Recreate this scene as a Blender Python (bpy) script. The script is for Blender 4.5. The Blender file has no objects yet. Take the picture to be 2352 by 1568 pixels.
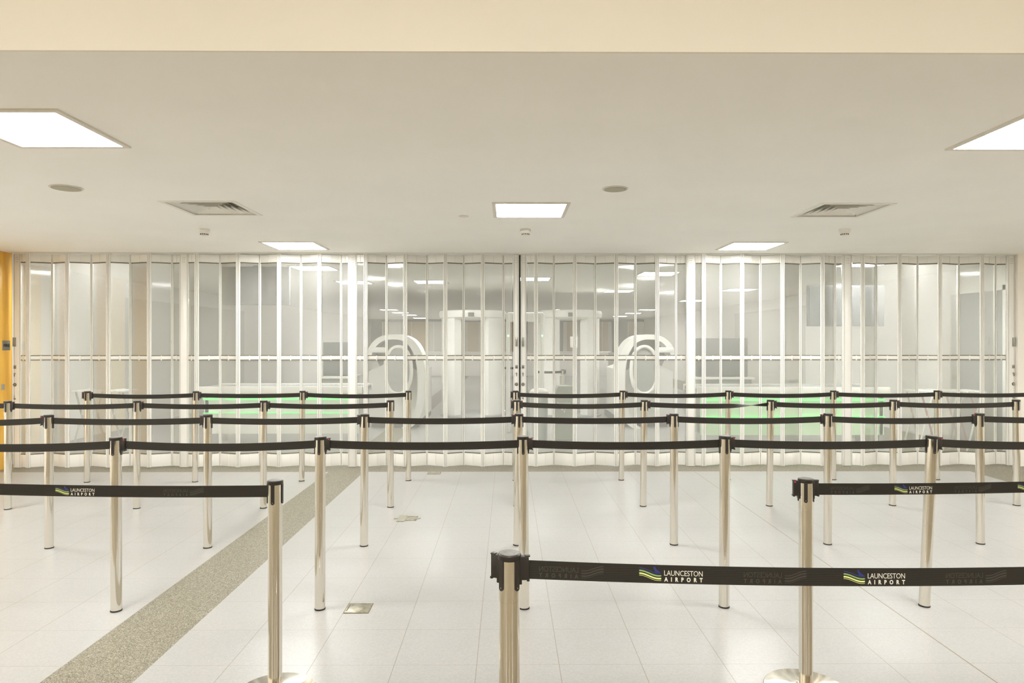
import bpy, bmesh, math, random
from mathutils import Vector, Matrix
random.seed(7)
S = bpy.context.scene
COL = S.collection

# ------------------------------------------------------------------ camera, world, exposure
F = 1542.0; CX = 1176.0; HY = 783.0; H = 1.57; YAW = 0.0065
cd = bpy.data.cameras.new('camera'); cam = bpy.data.objects.new('camera', cd); COL.objects.link(cam)
cd.sensor_width = 36; cd.lens = F/2352*36; cd.shift_y = -1.0/2352; cd.clip_start = 0.05; cd.clip_end = 200
cam.location = (0, 0, H); cam.rotation_euler = (math.pi/2, 0, -YAW)
S.camera = cam
S.view_settings.view_transform = 'Standard'; S.view_settings.look = 'None'
S.cycles.diffuse_bounces = 8; S.cycles.max_bounces = 16; S.cycles.transparent_max_bounces = 24
S.view_settings.gamma = 1; S.view_settings.exposure = 0.24; S.view_settings.use_curve_mapping = False
w = bpy.data.worlds.new('world'); S.world = w; w.use_nodes = True
w.node_tree.nodes['Background'].inputs[0].default_value = (1, .95, .86, 1)
w.node_tree.nodes['Background'].inputs[1].default_value = 0.25
PANEL_E = 40.0           # brightness of the lit ceiling panels before the shutters
REAR_E = 31.0            # panels in the hall behind the shutters
HIGH_E = 30            # panels of the high ceiling behind the camera
CEIL = 2.664

# ------------------------------------------------------------------ measuring helpers
def W(px, py, d):
    """world point seen at photo pixel px,py at camera depth d"""
    xc = (px-CX)/F*d
    return Vector((xc*math.cos(YAW)+d*math.sin(YAW), d*math.cos(YAW)-xc*math.sin(YAW), H+(HY-py)/F*d))
def G(px, py, z=0.0):
    return W(px, py, F*(H-z)/(py-HY))

# ------------------------------------------------------------------ materials
def mat(name, col, rough=.5, metal=0., spec=.5, emit=None, es=0., coat=0., trans=0.):
    m = bpy.data.materials.new(name); m.use_nodes = True
    b = m.node_tree.nodes['Principled BSDF']
    b.inputs['Base Color'].default_value = (*col, 1); b.inputs['Roughness'].default_value = rough
    b.inputs['Metallic'].default_value = metal; b.inputs['Specular IOR Level'].default_value = spec
    b.inputs['Coat Weight'].default_value = coat
    if emit: b.inputs['Emission Color'].default_value = (*emit, 1); b.inputs['Emission Strength'].default_value = es
    return m
def N(m, t, **kw):
    n = m.node_tree.nodes.new(t)
    for k, v in kw.items(): setattr(n, k, v)
    return n
def L(m, a, b): m.node_tree.links.new(a, b)
def math_n(m, op, a, b=None, c=None):
    n = N(m, 'ShaderNodeMath', operation=op)
    for i, v in enumerate((a, b, c)):
        if v is None: continue
        if isinstance(v, (int, float)): n.inputs[i].default_value = v
        else: L(m, v, n.inputs[i])
    return n.outputs[0]
def mixc(m, f, a, b):
    n = N(m, 'ShaderNodeMix', data_type='RGBA')
    if isinstance(f, float): n.inputs[0].default_value = f
    else: L(m, f, n.inputs[0])
    for s, v in ((6, a), (7, b)):
        if isinstance(v, tuple): n.inputs[s].default_value = (*v, 1)
        else: L(m, v, n.inputs[s])
    return n.outputs[2]
def noisy(m, c1, c2, scale, detail=3, p1=.4, p2=.6, sx=(1, 1, 1)):
    tc = N(m, 'ShaderNodeTexCoord'); mp = N(m, 'ShaderNodeMapping'); mp.inputs['Scale'].default_value = sx
    L(m, tc.outputs['Object'], mp.inputs[0])
    n = N(m, 'ShaderNodeTexNoise'); n.inputs['Scale'].default_value = scale; n.inputs['Detail'].default_value = detail
    L(m, mp.outputs[0], n.inputs['Vector'])
    r = N(m, 'ShaderNodeValToRGB'); r.color_ramp.elements[0].position = p1; r.color_ramp.elements[1].position = p2
    r.color_ramp.elements[0].color = (*c1, 1); r.color_ramp.elements[1].color = (*c2, 1)
    L(m, n.outputs['Fac'], r.inputs[0])
    L(m, r.outputs[0], m.node_tree.nodes['Principled BSDF'].inputs['Base Color'])
    return m

M_ceiling = noisy(mat('painted_plaster', (.78, .75, .68), .9, spec=.2), (.925, .91, .87), (.94, .925, .885), 1.5)
M_bulk = noisy(mat('cream_paint', (.83, .77, .64), .85, spec=.2), (.845, .80, .70), (.86, .815, .715), 1.2)
M_wall = mat('cream_wall_paint', (.90, .86, .79), .8, spec=.3)
M_rearwall = mat('hall_wall_paint', (.90, .89, .86), .7, spec=.3)
M_hallback = noisy(mat('brown_wall', (.30, .24, .17), .8), (.29, .23, .145), (.35, .28, .18), .8)
M_dark = mat('dark_opening', (.02, .018, .015), .8)
M_white = noisy(mat('white_lacquer', (.84, .83, .79), .28, spec=.5), (.83, .82, .78), (.85, .84, .80), 3)
M_whitegrey = mat('brushed_white_profile', (.72, .71, .66), .3)
M_gasket = mat('dark_gasket', (.17, .15, .105), .6)
M_black = mat('black_plastic', (.022, .019, .016), .38, spec=.45)
M_lid = noisy(mat('grey_black_lid', (.16, .15, .135), .45), (.14, .13, .12), (.19, .18, .16), 60)
M_red = mat('red_release_tab', (.55, .015, .03), .35)
M_rubber = mat('black_rubber_ring', (.012, .011, .01), .6)
M_grey = mat('grey_metal_plate', (.32, .31, .28), .35, metal=.6)
M_brass = mat('lock_metal', (.45, .42, .36), .3, metal=.9)
M_frame = mat('panel_frame_white', (.72, .68, .61), .5)
M_speaker = mat('speaker_mesh', (.42, .40, .31), .8)
M_vent = mat('vent_white', (.82, .80, .74), .5)
M_duct = mat('duct_dark', (.06, .058, .045), .9)
M_det = mat('detector_white', (.8, .78, .72), .4)
M_mach = mat('machine_white', (.84, .84, .81), .3)
M_machg = mat('machine_grey', (.36, .37, .36), .4)
M_machd = mat('machine_dark', (.12, .125, .13), .45)
M_screen = mat('screen_glass', (.10, .105, .11), .15)
M_bin = mat('bin_green_grey', (.27, .30, .25), .5)
M_print = mat('print_white', (.72, .69, .60), .6)
M_paper = mat('paper_white', (.85, .85, .84), .8)
M_green_e = mat('green_lit_strip', (.1, .9, .2), .5, emit=(.3, 1, .35), es=.5)
M_green_p = mat('green_panel', (.60, .82, .55), .45)
M_green_dot = mat('green_signal_lamp', (.3, 1, .5), .5, emit=(.4, 1, .55), es=5)
M_pinkwood = mat('reddish_leg', (.48, .30, .26), .5)
M_tan = mat('tan_panel', (.66, .55, .40), .6)
M_cream2 = mat('cream_pilaster', (.95, .84, .64), .6)

M_steel = mat('polished_steel', (.77, .735, .66), .09, metal=1.0)
_m = M_steel; tc = N(_m, 'ShaderNodeTexCoord'); n = N(_m, 'ShaderNodeTexNoise'); n.inputs['Scale'].default_value = 35
L(_m, tc.outputs['Object'], n.inputs['Vector'])
r = N(_m, 'ShaderNodeMapRange'); r.inputs[3].default_value = .07; r.inputs[4].default_value = .15
L(_m, n.outputs['Fac'], r.inputs[0]); L(_m, r.outputs[0], _m.node_tree.nodes['Principled BSDF'].inputs['Roughness'])

M_plate = noisy(mat('worn_brass_cover', (.5, .46, .36), .35, metal=.7), (.26, .24, .18), (.40, .37, .29), 25)
M_tape = mat('grey_floor_tape', (.33, .32, .25), .7)

# belt webbing: fine lengthwise ribs
M_belt = mat('black_webbing', (.023, .020, .015), .62, spec=.3)
_m = M_belt; tc = N(_m, 'ShaderNodeTexCoord'); sx = N(_m, 'ShaderNodeSeparateXYZ'); L(_m, tc.outputs['Object'], sx.inputs[0])
s = math_n(_m, 'SINE', math_n(_m, 'MULTIPLY', sx.outputs[2], 900.0))
bp = N(_m, 'ShaderNodeBump'); bp.inputs['Strength'].default_value = .12; bp.inputs['Distance'].default_value = .001
L(_m, s, bp.inputs['Height']); L(_m, bp.outputs[0], _m.node_tree.nodes['Principled BSDF'].inputs['Normal'])
M_ghost = mat('show_through_print', (.043, .038, .029), .55)
M_wblue = mat('print_blue', (.02, .03, .17), .5)
M_wgreen = mat('print_green', (.27, .42, .16), .5)
M_wyel = mat('print_yellow', (.74, .80, .28), .5)

# timber wall
M_wood = noisy(mat('golden_timber', (.5, .27, .05), .35), (.78, .44, .06), (.92, .56, .11), 2.2, 6, .3, .7, (6, 6, .6))

# polycarbonate panes: clear with a fine haze and vertical flutes
def glass_mat():
    m = bpy.data.materials.new('fluted_polycarbonate'); m.use_nodes = True
    nt = m.node_tree; nt.nodes.clear()
    out = N(m, 'ShaderNodeOutputMaterial')
    tr = N(m, 'ShaderNodeBsdfTransparent'); tr.inputs[0].default_value = (.975, .98, .965, 1)
    df = N(m, 'ShaderNodeBsdfDiffuse'); df.inputs[0].default_value = (.88, .87, .83, 1)
    tl = N(m, 'ShaderNodeBsdfTranslucent'); tl.inputs[0].default_value = (.88, .87, .83, 1)
    gl = N(m, 'ShaderNodeBsdfGlossy'); gl.inputs['Roughness'].default_value = .06
    tc = N(m, 'ShaderNodeTexCoord'); s = N(m, 'ShaderNodeSeparateXYZ'); L(m, tc.outputs['Object'], s.inputs[0])
    wv = math_n(m, 'SINE', math_n(m, 'MULTIPLY', s.outputs[0], 620.0))
    hz = math_n(m, 'MULTIPLY_ADD', wv, .018, .185)
    mx = N(m, 'ShaderNodeMixShader'); mx.inputs[0].default_value = .5
    L(m, df.outputs[0], mx.inputs[1]); L(m, tl.outputs[0], mx.inputs[2])
    m1 = N(m, 'ShaderNodeMixShader'); L(m, hz, m1.inputs[0]); L(m, tr.outputs[0], m1.inputs[1]); L(m, mx.outputs[0], m1.inputs[2])
    bp = N(m, 'ShaderNodeBump'); bp.inputs['Strength'].default_value = .012; bp.inputs['Distance'].default_value = .001
    L(m, wv, bp.inputs['Height']); L(m, bp.outputs[0], gl.inputs['Normal'])
    fr = N(m, 'ShaderNodeFresnel'); fr.inputs[0].default_value = 1.45
    m2 = N(m, 'ShaderNodeMixShader'); L(m, math_n(m, 'MULTIPLY', fr.outputs[0], .55), m2.inputs[0])
    L(m, m1.outputs[0], m2.inputs[1]); L(m, gl.outputs[0], m2.inputs[2])
    L(m, m2.outputs[0], out.inputs[0])
    return m
M_glass = glass_mat()
M_clear = mat('smoked_clear_plastic', (.55, .60, .58), .3)

# floor: pale terrazzo tiles with joints, granite bands
TX0 = -.15; TY0 = 3.258; TW = .4
def floor_mat():
    m = mat('terrazzo_floor', (.8, .8, .8), .3, spec=.4)
    b = m.node_tree.nodes['Principled BSDF']
    tc = N(m, 'ShaderNodeTexCoord'); s = N(m, 'ShaderNodeSeparateXYZ'); L(m, tc.outputs['Object'], s.inputs[0])
    X, Y = s.outputs[0], s.outputs[1]
    def joint(c, o, wd):
        t = math_n(m, 'DIVIDE', math_n(m, 'SUBTRACT', c, o), TW)
        d = math_n(m, 'ABSOLUTE', math_n(m, 'SUBTRACT', math_n(m, 'FRACT', math_n(m, 'ADD', t, .5)), .5))
        return math_n(m, 'LESS_THAN', d, wd/TW)
    jx = joint(X, TX0, .0017); jy = joint(Y, TY0, .0015)
    heavy = math_n(m, 'LESS_THAN', math_n(m, 'ABSOLUTE', math_n(m, 'SUBTRACT', X, 2.25)), .0035)
    def between(c, a, b_): return math_n(m, 'MULTIPLY', math_n(m, 'GREATER_THAN', c, a), math_n(m, 'LESS_THAN', c, b_))
    band = math_n(m, 'MAXIMUM', between(X, -2.15, -1.725), between(Y, 8.075, 8.62))
    band = math_n(m, 'MAXIMUM', band, math_n(m, 'GREATER_THAN', X, 5.58))
    # tile tone
    vor = N(m, 'ShaderNodeTexVoronoi'); vor.inputs['Scale'].default_value = 140; L(m, tc.outputs['Object'], vor.inputs['Vector'])
    sp = N(m, 'ShaderNodeSeparateColor'); L(m, vor.outputs['Color'], sp.inputs[0])
    chip = mixc(m, sp.outputs[0], (.36, .357, .348), (.407, .404, .394))
    spk = N(m, 'ShaderNodeTexNoise'); spk.inputs['Scale'].default_value = 90; spk.inputs['Detail'].default_value = 1
    L(m, tc.outputs['Object'], spk.inputs['Vector'])
    dk = math_n(m, 'GREATER_THAN', spk.outputs['Fac'], .765)
    chip = mixc(m, dk, chip, (.36, .33, .27))
    # per tile variation
    fx = math_n(m, 'FLOOR', math_n(m, 'DIVIDE', math_n(m, 'SUBTRACT', X, TX0), TW))
    fy = math_n(m, 'FLOOR', math_n(m, 'DIVIDE', math_n(m, 'SUBTRACT', Y, TY0), TW))
    cb = N(m, 'ShaderNodeCombineXYZ'); L(m, fx, cb.inputs[0]); L(m, fy, cb.inputs[1])
    wn = N(m, 'ShaderNodeTexWhiteNoise', noise_dimensions='3D'); L(m, cb.outputs[0], wn.inputs['Vector'])
    chip = mixc(m, math_n(m, 'MULTIPLY', wn.outputs['Value'], .10), chip, (.44, .43, .41))
    jf = math_n(m, 'MAXIMUM', math_n(m, 'MULTIPLY', jx, .75), math_n(m, 'MULTIPLY', jy, .5))
    jf = math_n(m, 'MAXIMUM', jf, heavy)
    tile = mixc(m, jf, chip, (.20, .17, .11))
    # granite
    g = N(m, 'ShaderNodeTexVoronoi'); g.inputs['Scale'].default_value = 260; L(m, tc.outputs['Object'], g.inputs['Vector'])
    gs = N(m, 'ShaderNodeSeparateColor'); L(m, g.outputs['Color'], gs.inputs[0])
    rp = N(m, 'ShaderNodeValToRGB'); e = rp.color_ramp.elements
    e[0].position = 0; e[0].color = (.09, .08, .05, 1); e[1].position = 1; e[1].color = (.42, .39, .32, 1)
    k = e.new(.35); k.color = (.17, .155, .11, 1); k = e.new(.7); k.color = (.26, .235, .18, 1)
    L(m, gs.outputs[0], rp.inputs[0])
    gran = mixc(m, math_n(m, 'MULTIPLY', jy, .25), rp.outputs[0], (.25, .22, .16))
    car = N(m, 'ShaderNodeTexNoise'); car.inputs['Scale'].default_value = 220; L(m, tc.outputs['Object'], car.inputs['Vector'])
    mattex = mixc(m, car.outputs['Fac'], (.17, .142, .095), (.26, .22, .155))
    near = math_n(m, 'LESS_THAN', Y, 2.96)
    L(m, mixc(m, near, mixc(m, band, tile, gran), mattex), b.inputs['Base Color'])
    L(m, math_n(m, 'MULTIPLY_ADD', band, .15, .3), b.inputs['Roughness'])
    return m
M_floor = floor_mat()

# ------------------------------------------------------------------ mesh builder
class MB:
    def __init__(s): s.bm = bmesh.new(); s.mats = []
    def mi(s, m):
        if m not in s.mats: s.mats.append(m)
        return s.mats.index(m)
    def _tag(s, faces, m, smooth=False):
        i = s.mi(m)
        for f in faces: f.material_index = i; f.smooth = smooth
    def box(s, x0, y0, z0, x1, y1, z1, m, bev=0., mtx=None):
        vs = [s.bm.verts.new(Vector(p)) for p in ((x0,y0,z0),(x1,y0,z0),(x1,y1,z0),(x0,y1,z0),(x0,y0,z1),(x1,y0,z1),(x1,y1,z1),(x0,y1,z1))]
        fs = [s.bm.faces.new([vs[i] for i in q]) for q in ((0,3,2,1),(4,5,6,7),(0,1,5,4),(1,2,6,5),(2,3,7,6),(3,0,4,7))]
        s._tag(fs, m)
        if bev:
            es = list({e for f in fs for e in f.edges})
            r = bmesh.ops.bevel(s.bm, geom=es, offset=bev, segments=2, affect='EDGES', profile=.5)
            s._tag(r['faces'], m); vs = list({v for f in r['faces'] for v in f.verts} | {v for v in vs if v.is_valid})
        if mtx is not None:
            for v in vs: v.co = mtx @ v.co
        return s
    def lathe(s, prof, m, seg=32, c=(0, 0, 0), smooth=True, mtx=None, cap0=True, cap1=True, sx=1., sy=1.):
        rings = []
        for r, z in prof:
            rings.append([s.bm.verts.new((c[0]+sx*r*math.cos(2*math.pi*k/seg), c[1]+sy*r*math.sin(2*math.pi*k/seg), c[2]+z)) for k in range(seg)])
        fs = []
        for a, b in zip(rings, rings[1:]):
            for k in range(seg): fs.append(s.bm.faces.new((a[k], a[(k+1) % seg], b[(k+1) % seg], b[k])))
        s._tag(fs, m, smooth); cf = []
        if cap0: cf.append(s.bm.faces.new(rings[0][::-1]))
        if cap1: cf.append(s.bm.faces.new(rings[-1]))
        s._tag(cf, m)
        if mtx is not None:
            for r in rings:
                for v in r: v.co = mtx @ v.co
        return s
    def tube(s, pts, r, m, seg=12, closed=False):
        pts = [Vector(p) for p in pts]; rings = []
        n = len(pts)
        for i, p in enumerate(pts):
            if closed: t = pts[(i+1) % n]-pts[i-1]
            else: t = pts[min(i+1, n-1)]-pts[max(i-1, 0)]
            t.normalize(); up = Vector((0, 1, 0)) if abs(t.y) < .9 else Vector((1, 0, 0))
            a = t.cross(up).normalized(); b = t.cross(a)
            rr = r[i] if isinstance(r, (list, tuple)) else r
            rings.append([s.bm.verts.new(p+a*rr*math.cos(2*math.pi*k/seg)+b*rr*math.sin(2*math.pi*k/seg)) for k in range(seg)])
        fs = []
        pr = list(zip(rings, rings[1:]+([rings[0]] if closed else [])))
        for a, b in pr:
            for k in range(seg): fs.append(s.bm.faces.new((a[k], a[(k+1) % seg], b[(k+1) % seg], b[k])))
        s._tag(fs, m, True)
        if not closed:
            s._tag([s.bm.faces.new(rings[0][::-1]), s.bm.faces.new(rings[-1])], m)
        return s
    def prism(s, pts, y0, y1, m, axis='y', smooth=False):
        """extrude a 2D outline (list of (u,v)); axis y: u=x v=z ; axis z: u=x v=y ; axis x: u=y v=z"""
        def P(u, v, t): return {'y': (u, t, v), 'z': (u, v, t), 'x': (t, u, v)}[axis]
        a = [s.bm.verts.new(P(u, v, y0)) for u, v in pts]; b = [s.bm.verts.new(P(u, v, y1)) for u, v in pts]
        n = len(pts); fs = []
        for k in range(n): fs.append(s.bm.faces.new((a[k], a[(k+1) % n], b[(k+1) % n], b[k])))
        s._tag(fs, m, smooth); s._tag([s.bm.faces.new(a[::-1]), s.bm.faces.new(b)], m)
        return s
    def band(s, outer, inner, y0, y1, m, axis='y', closed=False):
        """extruded strip between two polylines of equal length"""
        def P(u, v, t): return {'y': (u, t, v), 'z': (u, v, t), 'x': (t, u, v)}[axis]
        V = [[s.bm.verts.new(P(u, v, t)) for u, v in pl] for pl, t in ((outer, y0), (inner, y0), (outer, y1), (inner, y1))]
        n = len(outer); fs = []
        for k in range(n if closed else n-1):
            j = (k+1) % n
            fs += [s.bm.faces.new((V[0][k], V[0][j], V[1][j], V[1][k])), s.bm.faces.new((V[2][k], V[3][k], V[3][j], V[2][j])),
                   s.bm.faces.new((V[0][k], V[2][k], V[2][j], V[0][j])), s.bm.faces.new((V[1][k], V[1][j], V[3][j], V[3][k]))]
        if not closed:
            for k in (0, n-1): fs.append(s.bm.faces.new((V[0][k], V[1][k], V[3][k], V[2][k])))
        s._tag(fs, m, False)
        return s
    def build(s, name, parent=None, loc=None, rotz=0.):
        bmesh.ops.recalc_face_normals(s.bm, faces=s.bm.faces[:])
        me = bpy.data.meshes.new(name); s.bm.to_mesh(me); s.bm.free()
        for m in s.mats: me.materials.append(m)
        o = bpy.data.objects.new(name, me); COL.objects.link(o)
        if parent: o.parent = parent
        if loc is not None: o.location = loc
        me.set_sharp_from_angle(angle=math.radians(32))
        o.rotation_euler = (0, 0, rotz)
        return o
def tag(o, label, cat, group=None, kind=None):
    o['label'] = label; o['category'] = cat
    if group: o['group'] = group
    if kind: o['kind'] = kind
    return o
def thing(name, label, cat, loc=(0, 0, 0), rz=0., group=None):
    o = bpy.data.objects.new(name, None); COL.objects.link(o); o.location = loc; o.rotation_euler = (0, 0, rz)
    o.empty_display_size = .1
    return tag(o, label, cat, group)
def struct(mb, name, loc=None, parent=None, rotz=0.):
    o = mb.build(name, parent, loc, rotz)
    o['kind'] = 'structure'
    return o

# ------------------------------------------------------------------ setting
LX = -6.17; REARX = 6.9; YD = 8.36; YFAR = 34.0; YB = 2.55; YBACK = -7.0; RX = 8.6
struct(MB().box(-10, YBACK-.2, -.1, 10, YFAR+.3, 0, M_floor), 'floor')
# ceiling slab with openings for the two air vents
VENTS = [(-2.43, 5.55), (2.79, 5.6)]
mb = MB()
ys = [YB, 5.255, 5.845, 5.305, 5.895, YFAR+.2]
cells = []
def ceil_cells(x0, x1, vy):
    y = YB
    if vy is None: mb.box(x0, YB, CEIL, x1, YFAR+.2, CEIL+.12, M_ceiling); return
    mb.box(x0, YB, CEIL, x1, vy-.27, CEIL+.12, M_ceiling); mb.box(x0, vy+.27, CEIL, x1, YFAR+.2, CEIL+.12, M_ceiling)
ceil_cells(-10, -2.70, None); ceil_cells(-2.70, -2.16, 5.55); ceil_cells(-2.16, 2.52, None); ceil_cells(2.52, 3.06, 5.6); ceil_cells(3.06, 10, None)
struct(mb, 'ceiling')
struct(MB().box(-10, YBACK-.2, 3.7, 10, YB, 3.82, M_ceiling), 'ceiling')
struct(MB().box(-10, YB-.012, CEIL, 10, YB, 3.7, M_bulk), 'wall_bulkhead', rotz=0)
# left timber wall with panel joints
mb = MB()
y = YD+.04; k = 0
for y0, y1 in ((8.195, 8.40), (7.30, 8.185)): mb.box(LX-.15, y0, 0, LX, y1, CEIL, M_wood, .003)
mb.box(LX-.2, 7.30, 0, LX-.012, 8.42, CEIL, M_gasket)
mb.box(LX-.2, YBACK, 0, LX, 7.30, CEIL, M_wall); mb.box(LX-.2, YBACK, CEIL, LX, YB, 3.7, M_wall)
struct(mb, 'wall_left')
# right: short return wall beside the shutters, then side wall
struct(MB().box(6.40, YD+.02, 0, RX, YD+.22, CEIL, M_wall), 'wall_shutter_side')
struct(MB().box(RX, YBACK, 0, RX+.15, YD+.22, 3.7, M_wall), 'wall_right')
struct(MB().box(-10, YBACK-.15, 0, 10, YBACK, 3.7, M_hallback), 'wall_back')
# unseen dark doorway, column and pale panel, added for the posts to reflect
mb = MB()
for x in (-1.1, .05): mb.box(x, YBACK-.01, 0, x+1.05, YBACK+.03, 2.4, M_dark)
mb.box(-1.18, YBACK-.01, 0, -1.1, YBACK+.06, 2.48, M_frame); mb.box(1.1, YBACK-.01, 0, 1.18, YBACK+.06, 2.48, M_frame)
mb.box(-1.18, YBACK-.01, 2.4, 1.18, YBACK+.06, 2.48, M_frame)
mb.box(3.2, YBACK, 0, 3.6, YBACK+.3, 3.7, M_machd); mb.box(-3.9, YBACK, 0, -2.2, YBACK+.05, 2.2, M_whitegrey)
struct(mb, 'door_1')
# hall behind the shutters
struct(MB().box(-10, YD+.1, 0, LX-.2, YD+.25, CEIL, M_rearwall), 'wall_shutter_left')
mb = MB()
mb.box(-REARX-.15, YD+.25, 0, -REARX, YFAR, CEIL, M_rearwall)
for y0, y1 in ((9.45, 9.93), (11.7, 12.1), (14.2, 14.6)): mb.box(-REARX, y0, 0, -REARX+.03, y1, CEIL, M_cream2)
for y0, y1 in ((12.1, 14.2), (14.6, 17.6)): mb.box(-REARX, y0, 0, -REARX+.015, y1, 2.35, M_whitegrey)
struct(mb, 'wall_hall_left')
mb = MB()
mb.box(REARX, YD+.22, 0, REARX+.15, YFAR, CEIL, M_rearwall)
mb.box(REARX-.015, 15.5, 0, REARX, 20.3, 2.35, M_whitegrey)
mb.box(REARX-.04, 12.6, 2.35, REARX, 20.3, 2.39, M_frame)
struct(mb, 'wall_hall_right')
mb = MB()      # door in the right hall wall
mb.box(REARX-.03, 9.25, 0, REARX, 10.35, 2.28, M_machg)
for y0, y1 in ((9.17, 9.25), (10.35, 10.43)): mb.box(REARX-.05, y0, 0, REARX, y1, 2.35, M_mach)
mb.box(REARX-.05, 9.17, 2.28, REARX, 10.43, 2.35, M_mach)
d = struct(mb, 'door_2')
struct(MB().box(REARX-.09, 10.2, .98, REARX-.03, 10.26, 1.08, M_brass, .01), 'handle', parent=d)
# far wall: upright strips of tan, grey and white
mb = MB(); mb.box(-REARX, YFAR, 0, REARX, YFAR+.2, CEIL, M_rearwall)
x = -REARX
while x < REARX-.3:
    wd = random.choice((.25, .4, .55, .8)); c = random.choice((M_tan, M_machg, M_rearwall, M_tan, M_whitegrey))
    mb.box(x, YFAR-.04, 1.0, x+wd, YFAR, 2.55, c); x += wd+random.choice((0, .06, .2))
mb.box(-REARX, YFAR-.06, 2.55, REARX, YFAR, CEIL, M_machg)
struct(mb, 'wall_far')
# track along the ceiling above the shutters
def plan_y(px, front):   # depth of the shutter line, slightly askew to the camera
    d = 8.40 + (px-1176)/2352*.16
    return d-.05 if front else d+.05
p0 = W(30, 700, plan_y(30, True)); p1 = W(2332, 700, plan_y(2332, True))
mb = MB(); ang = math.atan2(p1.y-p0.y, p1.x-p0.x); ln = (p1-p0).length
mb.box(0, -.03, CEIL-.012, ln, .13, CEIL, M_whitegrey)
struct(mb, 'trim_1', loc=(p0.x, p0.y, 0), rotz=ang)

# ------------------------------------------------------------------ ceiling fittings
def light_mat(name, e, c=(1, .995, .965)):
    return mat(name, (.9, .9, .9), .6, emit=c, es=e)
M_lit = light_mat('lit_diffuser', PANEL_E); M_lit2 = light_mat('lit_diffuser_hall', REAR_E, (1, .995, .975)); M_lit3 = light_mat('lit_diffuser_high', HIGH_E, (1, .985, .94))
def panel(x, y, z, m, label, group, s=.28):
    t = thing('ceiling_light', label, 'ceiling light', (x, y, z), 0, group)
    f = MB(); a = s+.03
    for b in ((-a, -a, -.010, a, -s, .0), (-a, s, -.010, a, a, 0), (-a, -s, -.010, -s, s, 0), (s, -s, -.010, a, s, 0)):
        f.box(*b, M_frame)
    f.build('frame', t); MB().box(-s, -s, -.006, s, s, -.002, m).build('diffuser', t)
front = [(-2.43, 3.485, 'large lit square ceiling panel at the upper left, cut by the frame edge'),
         (.187, 5.6, 'lit square ceiling panel in the middle, above the shutter gap'),
         (2.80, 3.5, 'large lit square ceiling panel at the upper right, cut by the frame edge'),
         (-2.43, 7.7, 'lit ceiling panel close to the shutters, left of the centre'),
         (2.79, 7.7, 'lit ceiling panel close to the shutters, right of the centre')]
for x, y, l in front: panel(x, y, CEIL, M_lit, l, 'square lit panels in the ceiling before the shutters')
for x, y in ((-5.05, 5.6), (5.4, 5.6), (-5.05, 3.4), (5.4, 3.4), (7.7, 4.6)):  # near and outermost panels are unseen, added to brighten the room's edges
    panel(x, y, CEIL, M_lit, 'lit square ceiling panel outside the frame, %s %s' % ('far' if y == 5.6 else 'near' if y == 3.4 else 'outermost', 'left' if x < 0 else 'right'), 'square lit panels in the ceiling before the shutters')
for x in (-4.2, 0, 4.2):
    for y in (-1.2, -4.6):
        panel(x, y, 3.7, M_lit3, 'large lit panel in the high ceiling behind the camera, %s, %s' % ({-4.2: 'left', 0: 'middle', 4.2: 'right'}[x], 'nearer' if y > -2 else 'farther'),
              'lit panels in the high ceiling', s=.55)
REARL = [(722, 615), (814, 648), (990, 647), (1511, 628), (1421, 668), (1590, 690), (1698, 665), (1984, 606), (1225, 640),
         (893, 711), (920, 717.5), (940, 723), (964, 730), (1090, 711), (1294, 711), (1487, 711), (1454, 719), (1424, 726)]
NEARFAR = ['lit hall ceiling panel behind the left shutter, between its second and third wide posts', 'lit hall ceiling panel seen beside the wide post left of centre',
           'lit hall ceiling panel above the left body scanner', 'lit hall ceiling panel, highest one between the scanner and the right scanner hood',
           'lit hall ceiling panel above the right body scanner', 'lit hall ceiling panel seen across the wide post right of centre',
           'lit hall ceiling panel shining through the right shutter, left of the screen', 'lit hall ceiling panel above the right hanging screen',
           'lit hall ceiling panel just right of the shutter gap',
           'small distant hall light, first and highest of the staggered four on the left', 'small distant hall light, second of the staggered four on the left',
           'small distant hall light, third of the staggered four on the left', 'small distant hall light, last and lowest of the staggered four on the left',
           'small distant hall light above the left body scanner', 'small distant hall light above the right body scanner',
           'small distant hall light, highest of the staggered three on the right', 'small distant hall light, middle of the staggered three on the right',
           'small distant hall light, lowest of the staggered three on the right']
for (px, py), l in zip(REARL, NEARFAR):
    d = F*(CEIL-H)/(HY-py); p = W(px, py, d)
    panel(p.x, min(p.y, YFAR-.6), CEIL, M_lit2, l, 'lit panels in the ceiling of the hall behind')

for x in (-5.2, 5.2):  # extra panels out of sight, added to brighten the sides of the hall
    panel(x, 8.95, CEIL, M_lit2, 'lit hall ceiling panel hidden close behind the %s shutter header' % ('left' if x < 0 else 'right'), 'lit panels in the ceiling of the hall behind')

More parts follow.
